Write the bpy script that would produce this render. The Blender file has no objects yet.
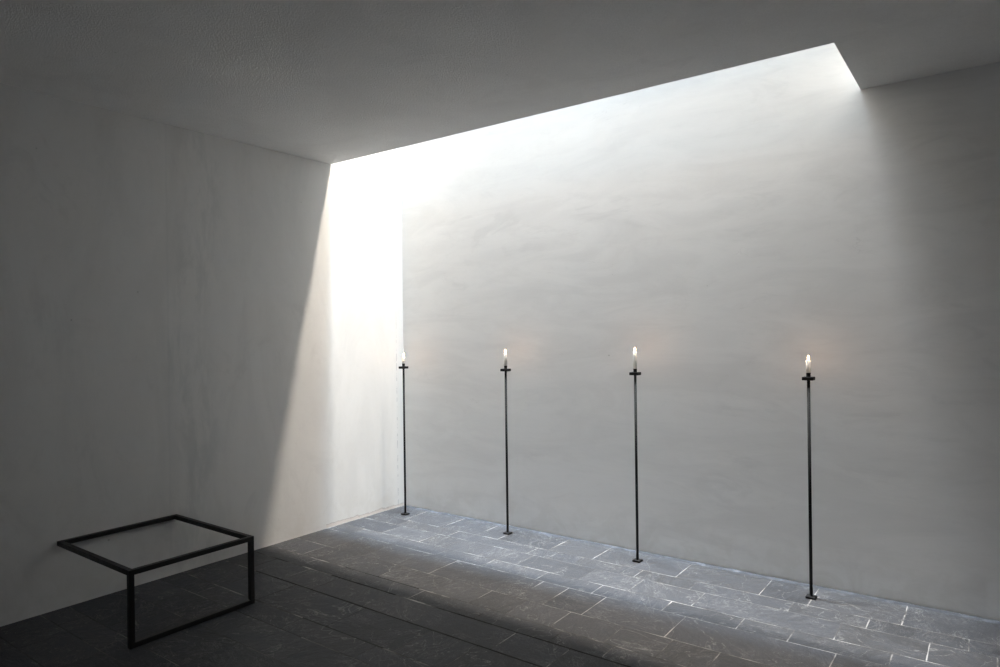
import bpy, bmesh, math, random
from mathutils import Vector, Matrix, noise as mnoise

random.seed(11)
SC = bpy.context.scene
COL = SC.collection

# ------------------------------------------------------------------ camera
C0 = Vector((4.4863, -4.5653, 1.6))
FW = Vector((-0.5922, 0.8058, 0.0)).normalized()
R2 = Vector((0.8057, 0.5922, -0.0127)).normalized()
U2 = R2.cross(FW).normalized()
cam_data = bpy.data.cameras.new('camera')
cam_data.sensor_width = 36.0
cam_data.lens = 673.18 * 36.0 / 1000.0
cam_data.clip_start = 0.05
cam = bpy.data.objects.new('camera', cam_data)
COL.objects.link(cam)
cam.matrix_world = Matrix(((R2.x, U2.x, -FW.x, C0.x), (R2.y, U2.y, -FW.y, C0.y),
                           (R2.z, U2.z, -FW.z, C0.z), (0, 0, 0, 1)))
SC.camera = cam

# ------------------------------------------------------------------ dimensions
H = 3.0416            # ceiling height
W = 0.8302            # width of the light slot (from the back wall)
L = 3.8496            # length of the light slot (from the left wall)
TOP = 12.0           # top of the added light shaft, raised to even the wall light
SZ0, SZ1 = 6.42, 10.8   # invented strip window in the back wall, out of view in the shaft
XR, YF = 6.6, -7.4    # right and front limits of the room

# ------------------------------------------------------------------ world, lights, exposure
world = bpy.data.worlds.new('world')
SC.world = world
world.use_nodes = True
bg = world.node_tree.nodes['Background']
bg.inputs['Color'].default_value = (0.62, 0.78, 1.0, 1)
bg.inputs['Strength'].default_value = 0.5

def area(name, loc, size, size_y, energy, color, direction, spread=180):
    d = bpy.data.lights.new(name, 'AREA')
    d.shape = 'RECTANGLE'
    d.size, d.size_y = size, size_y
    d.energy = energy
    d.color = color
    d.spread = math.radians(spread)
    o = bpy.data.objects.new(name, d)
    o.location = loc
    o.rotation_euler = Vector(direction).to_track_quat('-Z', 'Y').to_euler()
    COL.objects.link(o)
    return o

# blue sky light, sent down from the top of the added shaft
area('skylight_daylight', (1.3, -0.38, TOP - 0.06), 2.0, 0.60, 118.0, (0.52, 0.75, 1.0), (0, 0, -1), 40)
# added warm strip light high on the shaft's front wall, no window there
area('added_upper_strip_light', (1.6, -W + 0.03, TOP - 0.2), 2.4, 0.20, 285.0, (1.0, 0.94, 0.84), (0.0, 0.12, -1), 56)
# added lower strip light on the same wall, again without any window
area('added_lower_strip_light', (2.2, -W + 0.03, 6.80), 2.8, 0.25, 165.0, (0.86, 0.93, 1.0), (0.05, 0.7, -1), 130)
# added warm lights high on the back wall; the windows there are invented
area('added_back_strip_light', (L / 2, -0.03, 6.58), L - 0.1, 0.30, 860.0, (1.0, 0.90, 0.78), (0, -1, -0.6))
area('added_back_tall_light', (L / 2, -0.03, 8.90), L - 0.1, 3.6, 1700.0, (1.0, 0.96, 0.91), (0, -1, -0.35))
# added weak warm fill from behind the camera; the entrance is invented
area('added_rear_fill', (4.6, YF + 0.12, 1.3), 2.2, 2.4, 5.0, (1.0, 0.88, 0.74), (0, 1, 0))

vs = SC.view_settings
SC.display_settings.display_device = 'sRGB'
vs.view_transform = 'Standard'
vs.look = 'None'
vs.exposure = 0.13
vs.gamma = 1.0
vs.use_curve_mapping = False
SC.cycles.max_bounces = 14
SC.cycles.diffuse_bounces = 12
SC.cycles.sample_clamp_indirect = 0
SC.cycles.use_denoising = True

# ------------------------------------------------------------------ node helpers
class NT:
    def __init__(self, name):
        self.m = bpy.data.materials.new(name)
        self.m.use_nodes = True
        self.t = self.m.node_tree
        self.b = self.t.nodes['Principled BSDF']
        self.tc = self.t.nodes.new('ShaderNodeTexCoord').outputs['Object']
    def n(self, typ, **kw):
        nd = self.t.nodes.new(typ)
        for k, v in kw.items():
            setattr(nd, k, v)
        return nd
    def put(self, sock, v):
        if isinstance(v, bpy.types.NodeSocket):
            self.t.links.new(v, sock)
        else:
            if isinstance(v, tuple) and len(v) == 3 and sock.type == 'RGBA':
                v = (*v, 1)
            sock.default_value = v
    def math(self, op, a, b=0.0, c=None, clamp=False):
        nd = self.n('ShaderNodeMath', operation=op, use_clamp=clamp)
        self.put(nd.inputs[0], a); self.put(nd.inputs[1], b)
        if c is not None: self.put(nd.inputs[2], c)
        return nd.outputs[0]
    def mapping(self, scale=(1, 1, 1), rot=(0, 0, 0), loc=(0, 0, 0), src=None):
        nd = self.n('ShaderNodeMapping')
        self.put(nd.inputs['Vector'], src or self.tc)
        nd.inputs['Scale'].default_value = scale
        nd.inputs['Rotation'].default_value = rot
        nd.inputs['Location'].default_value = loc
        return nd.outputs[0]
    def noise(self, scale, detail=4, rough=0.55, dist=0.0, vec=None):
        nd = self.n('ShaderNodeTexNoise')
        self.put(nd.inputs['Vector'], vec or self.tc)
        nd.inputs['Scale'].default_value = scale
        nd.inputs['Detail'].default_value = detail
        nd.inputs['Roughness'].default_value = rough
        nd.inputs['Distortion'].default_value = dist
        return nd.outputs['Fac']
    def rng(self, v, a, b, c=0.0, d=1.0, smooth=True):
        nd = self.n('ShaderNodeMapRange')
        nd.interpolation_type = 'SMOOTHSTEP' if smooth else 'LINEAR'
        self.put(nd.inputs['Value'], v)
        for i, x in zip(('From Min', 'From Max', 'To Min', 'To Max'), (a, b, c, d)):
            self.put(nd.inputs[i], x)
        return nd.outputs['Result']
    def mix(self, f, a, b, mode='MIX'):
        nd = self.n('ShaderNodeMix', data_type='RGBA', blend_type=mode)
        self.put(nd.inputs[0], f); self.put(nd.inputs[6], a); self.put(nd.inputs[7], b)
        return nd.outputs[2]
    def xyz(self):
        s = self.n('ShaderNodeSeparateXYZ')
        self.put(s.inputs[0], self.tc)
        return s.outputs
    def bump(self, h, strength, dist, normal=None):
        nd = self.n('ShaderNodeBump')
        self.put(nd.inputs['Height'], h)
        nd.inputs['Strength'].default_value = strength
        nd.inputs['Distance'].default_value = dist
        if normal is not None: self.put(nd.inputs['Normal'], normal)
        return nd.outputs[0]
    def done(self, color, rough, normal=None, spec=0.3):
        self.put(self.b.inputs['Base Color'], color)
        self.put(self.b.inputs['Roughness'], rough)
        self.b.inputs['Specular IOR Level'].default_value = spec
        if normal is not None: self.put(self.b.inputs['Normal'], normal)
        return self.m

def plaster(name, kind):
    s = NT(name)
    x, y, z = s.xyz()
    base = (0.80, 0.79, 0.77)
    if kind == 'left': base = (0.745, 0.735, 0.715)
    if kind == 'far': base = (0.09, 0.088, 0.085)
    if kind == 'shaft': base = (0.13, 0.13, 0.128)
    if kind == 'ceiling': base = (0.86, 0.855, 0.84)
    big = s.noise(0.9, 3, 0.6, 0.6)
    if kind == 'back':
        wavy = s.noise(2.2, 6, 0.62, 1.2, s.mapping((0.55, 1, 2.2), (0, 0.12, 0)))
        fine = s.noise(14, 5, 0.6, 0.8, s.mapping((0.5, 1, 2.0)))
    elif kind == 'left':
        wavy = s.noise(1.8, 6, 0.62, 0.9, s.mapping((1, 1.6, 0.45)))
        fine = s.noise(16, 5, 0.6, 0.4)
    else:
        wavy = s.noise(1.5, 5, 0.6, 0.8)
        fine = s.noise(20, 5, 0.6)
    col = s.mix(s.rng(wavy, 0.35, 0.68, 0, 0.55), base, tuple(c * 0.87 for c in base))
    col = s.mix(s.rng(big, 0.4, 0.7, 0, 0.35), col, tuple(c * 0.95 for c in base))
    col = s.mix(s.rng(fine, 0.5, 0.8, 0, 0.16), col, tuple(c * 0.78 for c in base))
    # greyish smudges left by the trowel
    smu = s.noise(2.6, 7, 0.68, 1.6, s.mapping((0.6, 1, 1.9) if kind == 'back' else (1, 1.3, 0.8)))
    gate = s.rng(s.noise(1.1, 3, 0.6, 0.5), 0.46, 0.64)
    col = s.mix(s.math('MULTIPLY', s.rng(smu, 0.50, 0.66), s.math('MULTIPLY', gate, 0.36)), col, tuple(c * 0.80 for c in base))
    # short hairline trowel marks
    hv = s.noise(1.7, 5, 0.6, 1.0, s.mapping((0.5, 1, 2.0) if kind == 'back' else (1, 1.2, 0.7)))
    cr = s.rng(s.math('ABSOLUTE', s.math('SUBTRACT', hv, 0.5)), 0.0, 0.0035, 1.0, 0.0)
    cr = s.math('MULTIPLY', cr, s.rng(s.noise(2.6, 3, 0.6), 0.57, 0.66))
    if kind != 'ceiling':
        col = s.mix(s.math('MULTIPLY', cr, 0.22), col, (0.46, 0.45, 0.44))
    # small pits
    pv = s.n('ShaderNodeTexVoronoi')
    s.put(pv.inputs['Vector'], s.tc)
    pv.inputs['Scale'].default_value = 3.2
    pit = s.rng(pv.outputs['Distance'], 0.010, 0.026, 1.0, 0.0)
    col = s.mix(s.math('MULTIPLY', pit, 0.55), col, (0.30, 0.29, 0.27))
    if kind in ('back', 'left'):
        # scuffed, slightly stained zone above the floor
        foot = s.math('MULTIPLY', s.rng(z, 0.0, 0.42, 1.0, 0.0), s.rng(s.noise(5.5, 5, 0.65, 0.8), 0.42, 0.62))
        col = s.mix(s.math('MULTIPLY', foot, 0.30), col, (0.60, 0.58, 0.54))
    if kind == 'left':
        # old vertical repair streak under the ceiling joint
        dy = s.math('ABSOLUTE', s.math('ADD', s.math('ADD', y, 2.06), s.math('MULTIPLY', s.math('SUBTRACT', big, 0.5), 0.5)))
        band = s.rng(dy, 0.03, 0.26, 1.0, 0.0)
        st = s.noise(7.0, 6, 0.7, 0.3, s.mapping((1, 1.0, 0.30)))
        col = s.mix(s.math('MULTIPLY', band, s.rng(st, 0.42, 0.62, 0, 0.42)), col, (0.50, 0.51, 0.50))
        ln = s.rng(s.math('ABSOLUTE', s.math('ADD', y, 2.235)), 0.003, 0.010, 0.13, 0.0)
        col = s.mix(ln, col, (0.52, 0.53, 0.53))
        # dotted seam next to the corner
        seam = s.rng(s.math('ABSOLUTE', s.math('ADD', y, 0.092)), 0.002, 0.006, 1.0, 0.0)
        dots = s.rng(s.noise(26, 2, 0.5), 0.48, 0.56)
        below = s.rng(z, 2.2, 1.2, 0.0, 1.0)
        col = s.mix(s.math('MULTIPLY', s.math('MULTIPLY', seam, dots), s.math('MULTIPLY', below, 0.55)), col, (0.36, 0.36, 0.38))
        # pinkish strip of bare render along the floor
        ht = s.math('ADD', s.math('MULTIPLY', s.rng(y, -0.93, 0.0), -0.012), s.math('MULTIPLY', s.noise(11, 5, 0.7), 0.065))
        strip = s.math('MULTIPLY', s.math('LESS_THAN', z, ht), s.math('GREATER_THAN', y, -0.93))
        col = s.mix(s.math('MULTIPLY', strip, 0.7), col, (0.66, 0.59, 0.54))
        rim = s.math('LESS_THAN', s.math('ABSOLUTE', s.math('SUBTRACT', z, ht)), 0.0035)
        rim = s.math('MULTIPLY', rim, s.math('GREATER_THAN', y, -0.93))
        col = s.mix(s.math('MULTIPLY', rim, 0.5), col, (0.35, 0.31, 0.29))
    if kind == 'back':
        # pale patched spot low on the right
        px = s.rng(s.math('ABSOLUTE', s.math('SUBTRACT', x, 4.52)), 0.07, 0.10, 1.0, 0.0)
        pz = s.rng(s.math('ABSOLUTE', s.math('SUBTRACT', z, 0.10)), 0.08, 0.12, 1.0, 0.0)
        col = s.mix(s.math('MULTIPLY', s.math('MULTIPLY', px, pz), 0.4), col, (0.86, 0.86, 0.85))
    if kind == 'ceiling':
        g = s.noise(110, 3, 0.75)
        n1 = s.bump(g, 0.9, 0.008)
        n1 = s.bump(s.noise(30, 4, 0.6), 0.20, 0.003, n1)
        col = s.mix(s.rng(g, 0.3, 0.7, 0.0, 0.35), col, (0.70, 0.695, 0.68))
        n1 = s.bump(wavy, 0.15, 0.02, n1)
    else:
        n1 = s.bump(wavy, 0.10, 0.006)
        n1 = s.bump(fine, 0.16, 0.0015, n1)
        n1 = s.bump(cr, -0.3, 0.0015, n1)
        n1 = s.bump(s.noise(70, 3, 0.6), 0.12, 0.003, n1)
    return s.done(col, 0.88, n1, 0.15)

M_back = plaster('plaster_back', 'back')
M_left = plaster('plaster_left', 'left')
M_ceil = plaster('plaster_ceiling', 'ceiling')
M_shaft = plaster('plaster_shaft', 'shaft')
M_far = plaster('plaster_far', 'far')

def slate():
    s = NT('slate')
    at = s.n('ShaderNodeAttribute', attribute_name='slab')
    rnd = at.outputs['Vector']
    sp = s.n('ShaderNodeSeparateXYZ'); s.put(sp.inputs[0], rnd)
    r1, r2, r3 = sp.outputs
    # every slab reads a different place of the stone pattern
    off = s.n('ShaderNodeVectorMath', operation='MULTIPLY_ADD')
    s.put(off.inputs[0], rnd); off.inputs[1].default_value = (37, 53, 11); s.put(off.inputs[2], s.tc)
    rot = s.n('ShaderNodeVectorRotate', rotation_type='Z_AXIS')
    s.put(rot.inputs['Vector'], off.outputs[0]); s.put(rot.inputs['Angle'], s.math('MULTIPLY', r3, 6.28))
    v = rot.outputs[0]
    mp = s.mapping((1.0, 2.2, 1.0), src=v)
    cloud = s.noise(4.5, 7, 0.66, 1.8, mp)
    grain = s.noise(34, 7, 0.75, 1.2, mp)
    cover = s.rng(s.noise(2.6, 4, 0.62, 0.8, v), 0.42, 0.60)
    v1 = s.math('ABSOLUTE', s.math('SUBTRACT', s.noise(4.5, 6, 0.68, 1.1, mp), 0.5))
    v2 = s.math('ABSOLUTE', s.math('SUBTRACT', s.noise(11.0, 5, 0.70, 0.8, mp), 0.5))
    v3 = s.math('ABSOLUTE', s.math('SUBTRACT', s.noise(2.1, 4, 0.55, 0.8, v), 0.5))
    veins = s.rng(v1, 0.0, 0.016, 1.0, 0.0)
    fineveins = s.math('MULTIPLY', s.rng(v2, 0.0, 0.022, 1.0, 0.0), s.rng(grain, 0.40, 0.60))
    longvein = s.math('MULTIPLY', s.rng(v3, 0.0, 0.0045, 1.0, 0.0), s.rng(grain, 0.42, 0.52))
    tone = s.mix(r1, (0.0180, 0.0197, 0.0238), (0.0426, 0.0451, 0.0525))
    tone = s.mix(s.math('MULTIPLY', r2, 0.35), tone, (0.0476, 0.0426, 0.0369))
    col = s.mix(s.rng(cloud, 0.35, 0.72, 0, 0.65), tone, (0.0574, 0.0599, 0.0681))
    col = s.mix(s.rng(grain, 0.48, 0.70, 0, 0.42), col, (0.0951, 0.0976, 0.1099))
    col = s.mix(s.rng(grain, 0.30, 0.44, 0.5, 0.0), col, (0.0164, 0.0164, 0.0180))
    col = s.mix(s.math('MULTIPLY', fineveins, s.math('MULTIPLY', cover, 0.36)), col, (0.1804, 0.1804, 0.1886))
    col = s.mix(s.math('MULTIPLY', veins, s.math('MULTIPLY', cover, 0.40)), col, (0.2214, 0.2173, 0.2173))
    col = s.mix(s.math('MULTIPLY', longvein, 0.45), col, (0.2706, 0.2624, 0.2542))
    # lime bloom that creeps from the back wall onto the first slabs
    x, y, z = s.xyz()
    bloom = s.math('MULTIPLY', s.rng(y, -0.26, -0.02, 0.0, 1.0), s.rng(s.noise(13, 5, 0.7, 1.5), 0.54, 0.66))
    col = s.mix(s.math('MULTIPLY', bloom, 0.28), col, (0.22, 0.23, 0.25))
    n1 = s.bump(cloud, 0.55, 0.012)
    n1 = s.bump(grain, 0.45, 0.004, n1)
    n1 = s.bump(v1, 0.2, 0.003, n1)
    rg = s.rng(cloud, 0.3, 0.8, 0.60, 0.78)
    return s.done(col, rg, n1, 0.40)

def grout():
    s = NT('joint_mortar')
    x, y, z = s.xyz()
    n = s.noise(3.8, 5, 0.65)
    col = s.mix(s.rng(n, 0.42, 0.62), (0.085, 0.083, 0.082), (0.36, 0.345, 0.335))
    # joints that have lost their mortar; shade of the open gaps painted dark
    lost = s.math('MULTIPLY', s.rng(s.noise(1.3, 3, 0.5), 0.50, 0.56), s.rng(y, -1.3, -1.7, 0.0, 0.8))
    for y0, xa, xb in ((-1.465, 0.86, 1.55), (-1.62, 2.0, 4.5), (-1.62, 0.9, 1.5), (-1.86, 0.4, 2.8), (-2.16, 1.3, 1.95), (-2.32, 0.85, 1.5)):
        on = s.math('LESS_THAN', s.math('ABSOLUTE', s.math('SUBTRACT', y, y0)), 0.014)
        on = s.math('MULTIPLY', on, s.math('MULTIPLY', s.math('GREATER_THAN', x, xa), s.math('LESS_THAN', x, xb)))
        lost = s.math('MAXIMUM', lost, on)
    col = s.mix(s.math('MULTIPLY', lost, 0.92), col, (0.012, 0.0115, 0.011))
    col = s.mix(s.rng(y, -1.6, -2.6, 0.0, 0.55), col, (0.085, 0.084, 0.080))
    return s.done(col, 0.9, s.bump(s.noise(60, 3, 0.6), 0.3, 0.002), 0.1)

def steel(name, base, rough):
    s = NT(name)
    n = s.noise(40, 4, 0.6)
    m = s.done(s.mix(s.rng(n, 0.3, 0.7), base, tuple(c * 1.5 for c in base)), s.rng(n, 0.3, 0.7, rough, rough + 0.12), s.bump(n, 0.08, 0.001), 0.45)
    return m

M_slate = slate()
M_grout = grout()
M_frame = steel('black_painted_steel', (0.0085, 0.0080, 0.0080), 0.42)
M_iron = steel('dark_forged_iron', (0.0095, 0.0090, 0.0090), 0.68)
M_iron.node_tree.nodes['Principled BSDF'].inputs['Specular IOR Level'].default_value = 0.22

def wax():
    s = NT('candle_wax')
    c = s.mix(s.noise(30, 3, 0.5), (0.88, 0.88, 0.86), (0.92, 0.92, 0.91))
    di = s.n('ShaderNodeBsdfDiffuse'); tl = s.n('ShaderNodeBsdfTranslucent')
    s.put(di.inputs['Color'], c); s.put(tl.inputs['Color'], c)
    mx = s.n('ShaderNodeMixShader'); mx.inputs[0].default_value = 0.55
    s.t.links.new(di.outputs[0], mx.inputs[1]); s.t.links.new(tl.outputs[0], mx.inputs[2])
    s.t.links.new(mx.outputs[0], s.t.nodes['Material Output'].inputs['Surface'])
    return s.m
M_wax = wax()

def flame_mat():
    s = NT('candle_flame')
    x, y, z = s.xyz()
    s.put(s.b.inputs['Base Color'], (0.0, 0.0, 0.0))
    s.put(s.b.inputs['Emission Color'], s.mix(s.rng(z, 0.0, 0.03), (1.0, 0.56, 0.28), (1.0, 0.46, 0.18)))
    s.b.inputs['Emission Strength'].default_value = 130.0
    return s.m
M_flame = flame_mat()
M_wick = steel('burnt_wick', (0.01, 0.008, 0.007), 0.8)

# ------------------------------------------------------------------ mesh helpers
def link(name, bm, mat, parent=None, smooth=False):
    me = bpy.data.meshes.new(name)
    bmesh.ops.recalc_face_normals(bm, faces=bm.faces[:])
    bm.to_mesh(me); bm.free()
    if smooth:
        for p in me.polygons: p.use_smooth = True
    me.materials.append(mat)
    o = bpy.data.objects.new(name, me)
    COL.objects.link(o)
    if parent is not None: o.parent = parent
    return o

def box(bm, a, b, bevel=0.0):
    a, b = Vector(a), Vector(b)
    r = bmesh.ops.create_cube(bm, size=1.0)
    c, d = (a + b) / 2, b - a
    for v in r['verts']:
        v.co = Vector((v.co.x * d.x, v.co.y * d.y, v.co.z * d.z)) + c
    if bevel:
        es = list({e for v in r['verts'] for e in v.link_edges})
        bmesh.ops.bevel(bm, geom=es, offset=bevel, segments=2, affect='EDGES', profile=0.6)

def lathe(bm, prof, seg=20, lean=None):
    """prof: (radius, z) from bottom to top"""
    rings = []
    for i, (r, z) in enumerate(prof):
        ox, oy = lean(z) if lean else (0, 0)
        if r < 1e-6:
            rings.append([bm.verts.new((ox, oy, z))])
        else:
            rings.append([bm.verts.new((ox + r * math.cos(2 * math.pi * k / seg), oy + r * math.sin(2 * math.pi * k / seg), z)) for k in range(seg)])
    for a, b in zip(rings, rings[1:]):
        for k in range(seg):
            k2 = (k + 1) % seg
            if len(a) == 1 and len(b) == 1: continue
            if len(a) == 1: bm.faces.new((a[0], b[k], b[k2]))
            elif len(b) == 1: bm.faces.new((a[k], a[k2], b[0]))
            else: bm.faces.new((a[k], a[k2], b[k2], b[k]))
    if len(rings[0]) > 1: bm.faces.new(list(reversed(rings[0])))
    if len(rings[-1]) > 1: bm.faces.new(rings[-1])

def structure(o):
    o['kind'] = 'structure'
    return o

# ------------------------------------------------------------------ room shell
T = 0.25
bm = bmesh.new()          # back wall with an opening for the invented strip window at its top
box(bm, (0, 0, -0.10), (XR + T, T, SZ0))
box(bm, (0, 0, SZ1), (XR + T, T, TOP))
box(bm, (L, 0, SZ0), (XR + T, T, SZ1))
structure(link('wall_back', bm, M_back))
bm = bmesh.new()
box(bm, (-T, YF, -0.10), (0, T, TOP))
structure(link('wall_left', bm, M_left))
bm = bmesh.new()
box(bm, (XR, YF, -0.10), (XR + T, 0, H + 0.3))
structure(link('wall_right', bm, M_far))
bm = bmesh.new()          # wall behind the camera, with an invented entrance opening for the fill light
box(bm, (-T, YF - T, -0.10), (3.5, YF, H + 0.3))
box(bm, (5.7, YF - T, -0.10), (XR + T, YF, H + 0.3))
box(bm, (3.5, YF - T, 2.5), (5.7, YF, H + 0.3))
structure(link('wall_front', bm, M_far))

# ceiling slab with the slot; added tall, dark shaft walls shape the light
bm = bmesh.new()
box(bm, (0, YF, H), (XR, -W, H + 0.3))
box(bm, (L, -W, H), (XR, 0, H + 0.3))
structure(link('ceiling', bm, M_ceil))
bm = bmesh.new()
box(bm, (0, -W - 0.2, H + 0.3), (L + 0.2, -W, TOP))
box(bm, (L, -W, H + 0.3), (L + 0.2, 0, TOP))
structure(link('wall_added_shaft', bm, M_shaft))
bm = bmesh.new()          # unseen glazing on top of the added shaft
box(bm, (0, -W, TOP + 0.0), (L, 0, TOP + 0.02))
s = NT('clear_glass')
s.b.inputs['Transmission Weight'].default_value = 1.0
M_glass = s.done((0.95, 0.97, 0.97), 0.02, None, 0.5)
structure(link('window_1', bm, M_glass))
bm = bmesh.new()
box(bm, (0, 0.10, SZ0), (L, 0.12, SZ1))  # glass of the invented strip window behind the added back lights
structure(link('added_strip_glass', bm, M_glass))

# added pale blue glass ledge, out of view, tints light on the back wall
bm = bmesh.new()
box(bm, (0.002, -0.067, 3.57), (L - 0.002, -0.002, 3.582))
s = NT('pale_blue_glass')
tr = s.n('ShaderNodeBsdfTransparent'); tr.inputs['Color'].default_value = (0.80, 0.90, 0.99, 1)
gl = s.n('ShaderNodeBsdfGlossy'); gl.inputs['Roughness'].default_value = 0.08
mx = s.n('ShaderNodeMixShader'); mx.inputs[0].default_value = 0.05
s.t.links.new(tr.outputs[0], mx.inputs[1]); s.t.links.new(gl.outputs[0], mx.inputs[2])
s.t.links.new(mx.outputs[0], s.t.nodes['Material Output'].inputs['Surface'])
structure(link('added_glass_ledge', bm, s.m))

# ------------------------------------------------------------------ slate floor
rows = [-0.06, -0.37, -0.525, -0.76, -0.92, -1.23, -1.465, -1.62, -1.86, -2.16, -2.32, -2.55, -2.86, -3.01, -3.25]
joints = [
    [0.34, 0.77, 1.14, 1.35, 1.82, 2.18, 2.48, 2.795, 3.32, 3.595, 4.065, 4.62, 5.1, 5.7, 6.2],
    [0.42, 0.97, 1.73, 1.91, 2.12, 2.57, 2.945, 3.52, 3.915, 4.365, 4.9, 5.5, 6.0],
    [0.47, 0.885, 1.13, 1.80, 2.295, 2.645, 3.045, 3.80, 4.205, 4.48, 5.0, 5.4, 6.1],
    [0.28, 0.75, 1.20, 1.62, 2.065, 2.475, 2.93, 3.35, 3.61, 4.065, 4.5, 5.0, 5.6],
    [0.44, 0.77, 1.415, 2.13, 2.32, 2.58, 3.075, 3.84, 4.3, 4.9, 5.4, 6.0],
    [0.375, 0.73, 1.175, 1.65, 1.95, 2.215, 2.515, 2.845, 3.125, 3.37, 3.80, 4.4, 5.0, 5.5],
    [0.56, 1.07, 1.60, 2.11, 2.605, 2.91, 3.30, 3.9, 4.4, 5.1, 5.8],
    [0.31, 0.68, 0.99, 1.455, 1.825, 2.41, 2.74, 3.1, 3.7, 4.2, 4.8, 5.4, 6.1],
    [0.46, 0.85, 1.50, 2.02, 2.335, 2.85, 3.4, 3.9, 4.5, 5.1, 5.7],
    [0.445, 0.86, 1.32, 1.905, 2.40, 2.9, 3.3, 3.9, 4.6, 5.3, 6.0],
    [0.36, 0.705, 1.11, 1.63, 2.10, 2.62, 3.1, 3.8, 4.4, 5.0, 5.6],
    [0.50, 0.945, 1.27, 1.72, 2.3, 2.8, 3.4, 4.0, 4.7, 5.2, 6.0],
    [0.25, 0.735, 1.065, 1.6, 2.1, 2.7, 3.2, 3.9, 4.5, 5.2],
    [0.40, 0.80, 1.30, 1.85, 2.3, 2.9, 3.6, 4.2, 4.8, 5.5, 6.1],
]
y = rows[-1]
pat = [0.30, 0.16, 0.235, 0.31, 0.155, 0.24, 0.155, 0.30]
k = 0
while y > YF + 0.35:
    y -= pat[k % len(pat)]; k += 1
    rows.append(y)
    xs, x = [], random.uniform(0.2, 0.5)
    while x < XR - 0.25:
        xs.append(x); x += random.uniform(0.28, 0.62)
    joints.append(xs)
rows.append(YF)
joints.append([0.6, 1.2, 1.9, 2.5, 3.1, 3.8, 4.4, 5.0, 5.7])

wide_rows = {-1.62: 0.0065, -1.86: 0.0065, -2.16: 0.005, -1.465: 0.0045}
bm = bmesh.new()
lay = bm.verts.layers.float_vector.new('slab')

def edge_wobble(p, q, n, seed, amp):
    out = []
    for i in range(n):
        t = i / n
        c = Vector(p).lerp(Vector(q), t)
        w = mnoise.noise(Vector((c.x * 6.0, c.y * 6.0, seed))) + 0.5 * mnoise.noise(Vector((c.x * 22.0, c.y * 22.0, seed)))
        d = (Vector(q) - Vector(p)).normalized()
        nrm = Vector((-d.y, d.x, 0))
        fall = min(1.0, 6 * min(t, 1 - t)) if i else 0.0
        out.append(c + nrm * w * amp * (0.3 + 0.7 * fall))
    return out

for ri in range(len(rows) - 1):
    y1, y0 = rows[ri], rows[ri + 1]
    g1 = wide_rows.get(y1, 0.0030); g0 = wide_rows.get(y0, 0.0030)
    xs = [0.004] + joints[ri] + [XR - 0.004]
    for xa, xb in zip(xs, xs[1:]):
        ga = 0.0030 if ri < 9 else 0.0022
        seed = random.uniform(0, 100)
        dz = random.uniform(0.0, 0.0006)
        tilt = (random.uniform(-0.0010, 0.0010), random.uniform(-0.0012, 0.0012))
        cc = [(xa + ga, y0 + g0, 0), (xb - ga, y0 + g0, 0), (xb - ga, y1 - g1, 0), (xa + ga, y1 - g1, 0)]
        pts = []
        for a, b in zip(cc, cc[1:] + cc[:1]):
            n = max(4, int((Vector(b) - Vector(a)).length / 0.03))
            pts += edge_wobble(a, b, n, seed, 0.0028)
        mx, my = (xa + xb) / 2, (y0 + y1) / 2
        rv = Vector((random.random(), random.random(), random.random()))
        top, low = [], []
        for p in pts:
            zz = dz + (p.x - mx) * tilt[0] + (p.y - my) * tilt[1]
            v = bm.verts.new((p.x, p.y, zz)); v[lay] = rv; top.append(v)
            v = bm.verts.new((p.x, p.y, -0.02)); v[lay] = rv; low.append(v)
        bm.faces.new(top)
        for i in range(len(top)):
            j = (i + 1) % len(top)
            bm.faces.new((top[i], low[i], low[j], top[j]))
floor = structure(link('floor', bm, M_slate))
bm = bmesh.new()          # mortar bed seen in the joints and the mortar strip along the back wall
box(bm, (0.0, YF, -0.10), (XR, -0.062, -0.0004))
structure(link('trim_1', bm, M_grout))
bm = bmesh.new()
n = 130
prev = None
for i in range(n + 1):
    x = 0.01 + (XR - 0.02) * i / n
    w0 = -0.009 - 0.006 * min(1.0, x / 3.5) - 0.004 * mnoise.noise(Vector((x * 7, 3.1, 0)))
    z0 = 0.0 + 0.004 * mnoise.noise(Vector((x * 9, 8.1, 0)))
    row = [bm.verts.new(c) for c in ((x, w0, -0.09), (x, w0, z0), (x, -0.0615, -0.0005), (x, -0.0615, -0.09))]
    if prev:
        for k in range(4):
            bm.faces.new((prev[k], prev[(k + 1) % 4], row[(k + 1) % 4], row[k]))
    prev = row
s = NT('wall_edge_mortar')
nn = s.noise(7, 5, 0.7, 0.8)
M_edge = s.done(s.mix(s.rng(nn, 0.46, 0.72), (0.060, 0.063, 0.072), (0.13, 0.137, 0.155)), 0.85, s.bump(nn, 0.5, 0.01), 0.2)
structure(link('trim_2', bm, M_edge))

# ------------------------------------------------------------------ open steel frame on the left wall
S = 0.027
YA, YB, DX, ZH = -2.918, -2.194, 0.893, 0.404
t = bpy.data.objects.new('frame_table', None)
t.location = (DX, (YA + YB) / 2, 0)
COL.objects.link(t)
t['label'] = 'black square steel open frame table without a top, fixed against the left wall'
t['category'] = 'table'
def tube(name, a, b):
    bm = bmesh.new()
    o = Vector(t.location)
    box(bm, Vector(a) - o, Vector(b) - o, 0.0016)
    return link(name, bm, M_frame, t)
tube('leg', (DX - S, YA, S), (DX, YA + S, ZH - S))
tube('leg', (DX - S, YB - S, S), (DX, YB, ZH - S))
tube('foot_rail', (DX - S, YA, 0.0015), (DX, YB, S))
tube('front_rail', (DX - S, YA, ZH - S), (DX, YB, ZH))
tube('wall_rail', (0.001, YA, ZH - S), (S, YB, ZH))
tube('side_rail', (S, YA, ZH - S), (DX - S, YA + S, ZH))
tube('side_rail', (S, YB - S, ZH - S), (DX - S, YB, ZH))

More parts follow.
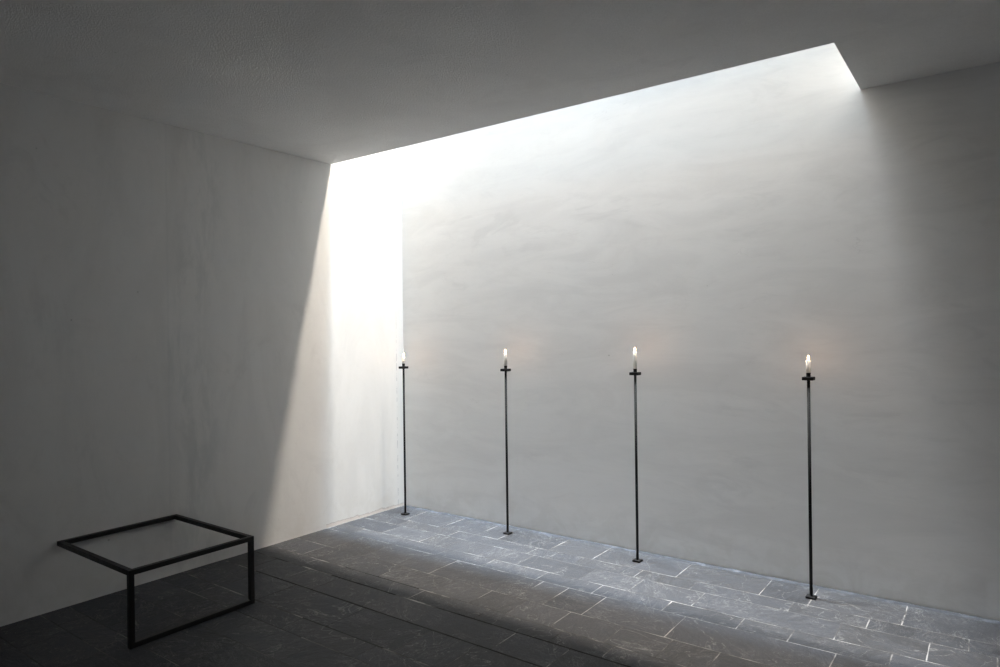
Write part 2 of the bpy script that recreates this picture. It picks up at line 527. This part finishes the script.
# ------------------------------------------------------------------ candle stands and candles
HS = 1.3096
stands = [
    (0.2454, -0.2504, 0.068, (0.003, 0.002), 'leftmost, in the room corner'),
    (1.3366, -0.2100, 0.104, (-0.002, 0.0), ''),
    (2.4652, -0.2315, 0.122, (0.0, 0.0), ''),
    (3.5888, -0.2455, 0.078, (0.001, 0.0), ''),
]
stand_labels = [
    'slender black iron candle stand in the room corner, nearest the left wall',
    'slender black iron candle stand, second from the room corner',
    'slender black iron candle stand holding the tallest candle, third from the corner',
    'slender black iron candle stand nearest the camera, farthest from the room corner',
]
candle_labels = [
    'short white lit candle on the stand in the room corner',
    'white lit candle on the second stand from the room corner',
    'tallest white lit candle, on the third stand from the room corner',
    'short white lit candle with an orange glow on the wall, on the nearest stand',
]
def make_stand():
    r = bpy.data.objects.new('candle_stand', None)
    COL.objects.link(r)
    bm = bmesh.new(); box(bm, (-0.027, -0.027, 0.0012), (0.027, 0.027, 0.0135), 0.0015)
    link('base_plate', bm, M_iron, r)
    bm = bmesh.new(); lathe(bm, [(0.0092, 0.0135), (0.0092, HS - 0.009)], 20)
    link('pole', bm, M_iron, r, True)
    bm = bmesh.new(); box(bm, (-0.031, -0.031, HS - 0.011), (0.031, 0.031, HS + 0.009), 0.0018)
    link('drip_plate', bm, M_iron, r)
    bm = bmesh.new()
    lathe(bm, [(0.0125, HS + 0.009), (0.0125, HS + 0.030), (0.0134, HS + 0.031), (0.0134, HS + 0.0335), (0.0122, HS + 0.0335), (0.0122, HS + 0.0300)], 24)
    link('candle_socket', bm, M_iron, r)
    return r
proto = make_stand()
for i, (sx, sy, ch, lean, _) in enumerate(stands):
    if i == 0:
        r = proto
    else:
        r = proto.copy(); COL.objects.link(r)
        for c in proto.children:
            d = c.copy(); COL.objects.link(d); d.parent = r
    r.location = (sx, sy, 0)
    r['label'] = stand_labels[i]
    r['category'] = 'candle stand'
    r['group'] = 'candle stands along the back wall'
    # candle
    zc = HS + 0.0302
    c = bpy.data.objects.new('candle', None)
    c.location = (sx, sy, zc); COL.objects.link(c)
    c['label'] = candle_labels[i]; c['category'] = 'candle'; c['group'] = 'lit candles on the stands'
    bm = bmesh.new()
    lathe(bm, [(0.0116, 0.0), (0.0118, 0.0035), (0.0136, 0.0036), (0.0136, ch * 0.5), (0.0138, ch - 0.004), (0.0134, ch - 0.0005), (0.0120, ch), (0.0100, ch - 0.003), (0.0, ch - 0.005)], 24)
    link('wax_body', bm, M_wax, c, True)
    lf = lambda z, lean=lean, ch=ch: (lean[0] * max(0, z) / 0.02, lean[1] * max(0, z) / 0.02)
    bm = bmesh.new()
    lathe(bm, [(0.0009, -0.001), (0.0009, 0.004), (0.0007, 0.009), (0.0, 0.010)], 8)
    w = link('wick', bm, M_wick, c, True); w.location = (0, 0, ch - 0.005)
    bm = bmesh.new()
    lathe(bm, [(0.0, 0.0), (0.0024, 0.0015), (0.0042, 0.005), (0.0047, 0.009), (0.0041, 0.014), (0.0027, 0.019), (0.0012, 0.024), (0.0, 0.027)], 16, lf)
    f = link('flame', bm, M_flame, c, True); f.location = (0, 0, ch + 0.003)
    f['label'] = 'burning yellow-white flame'
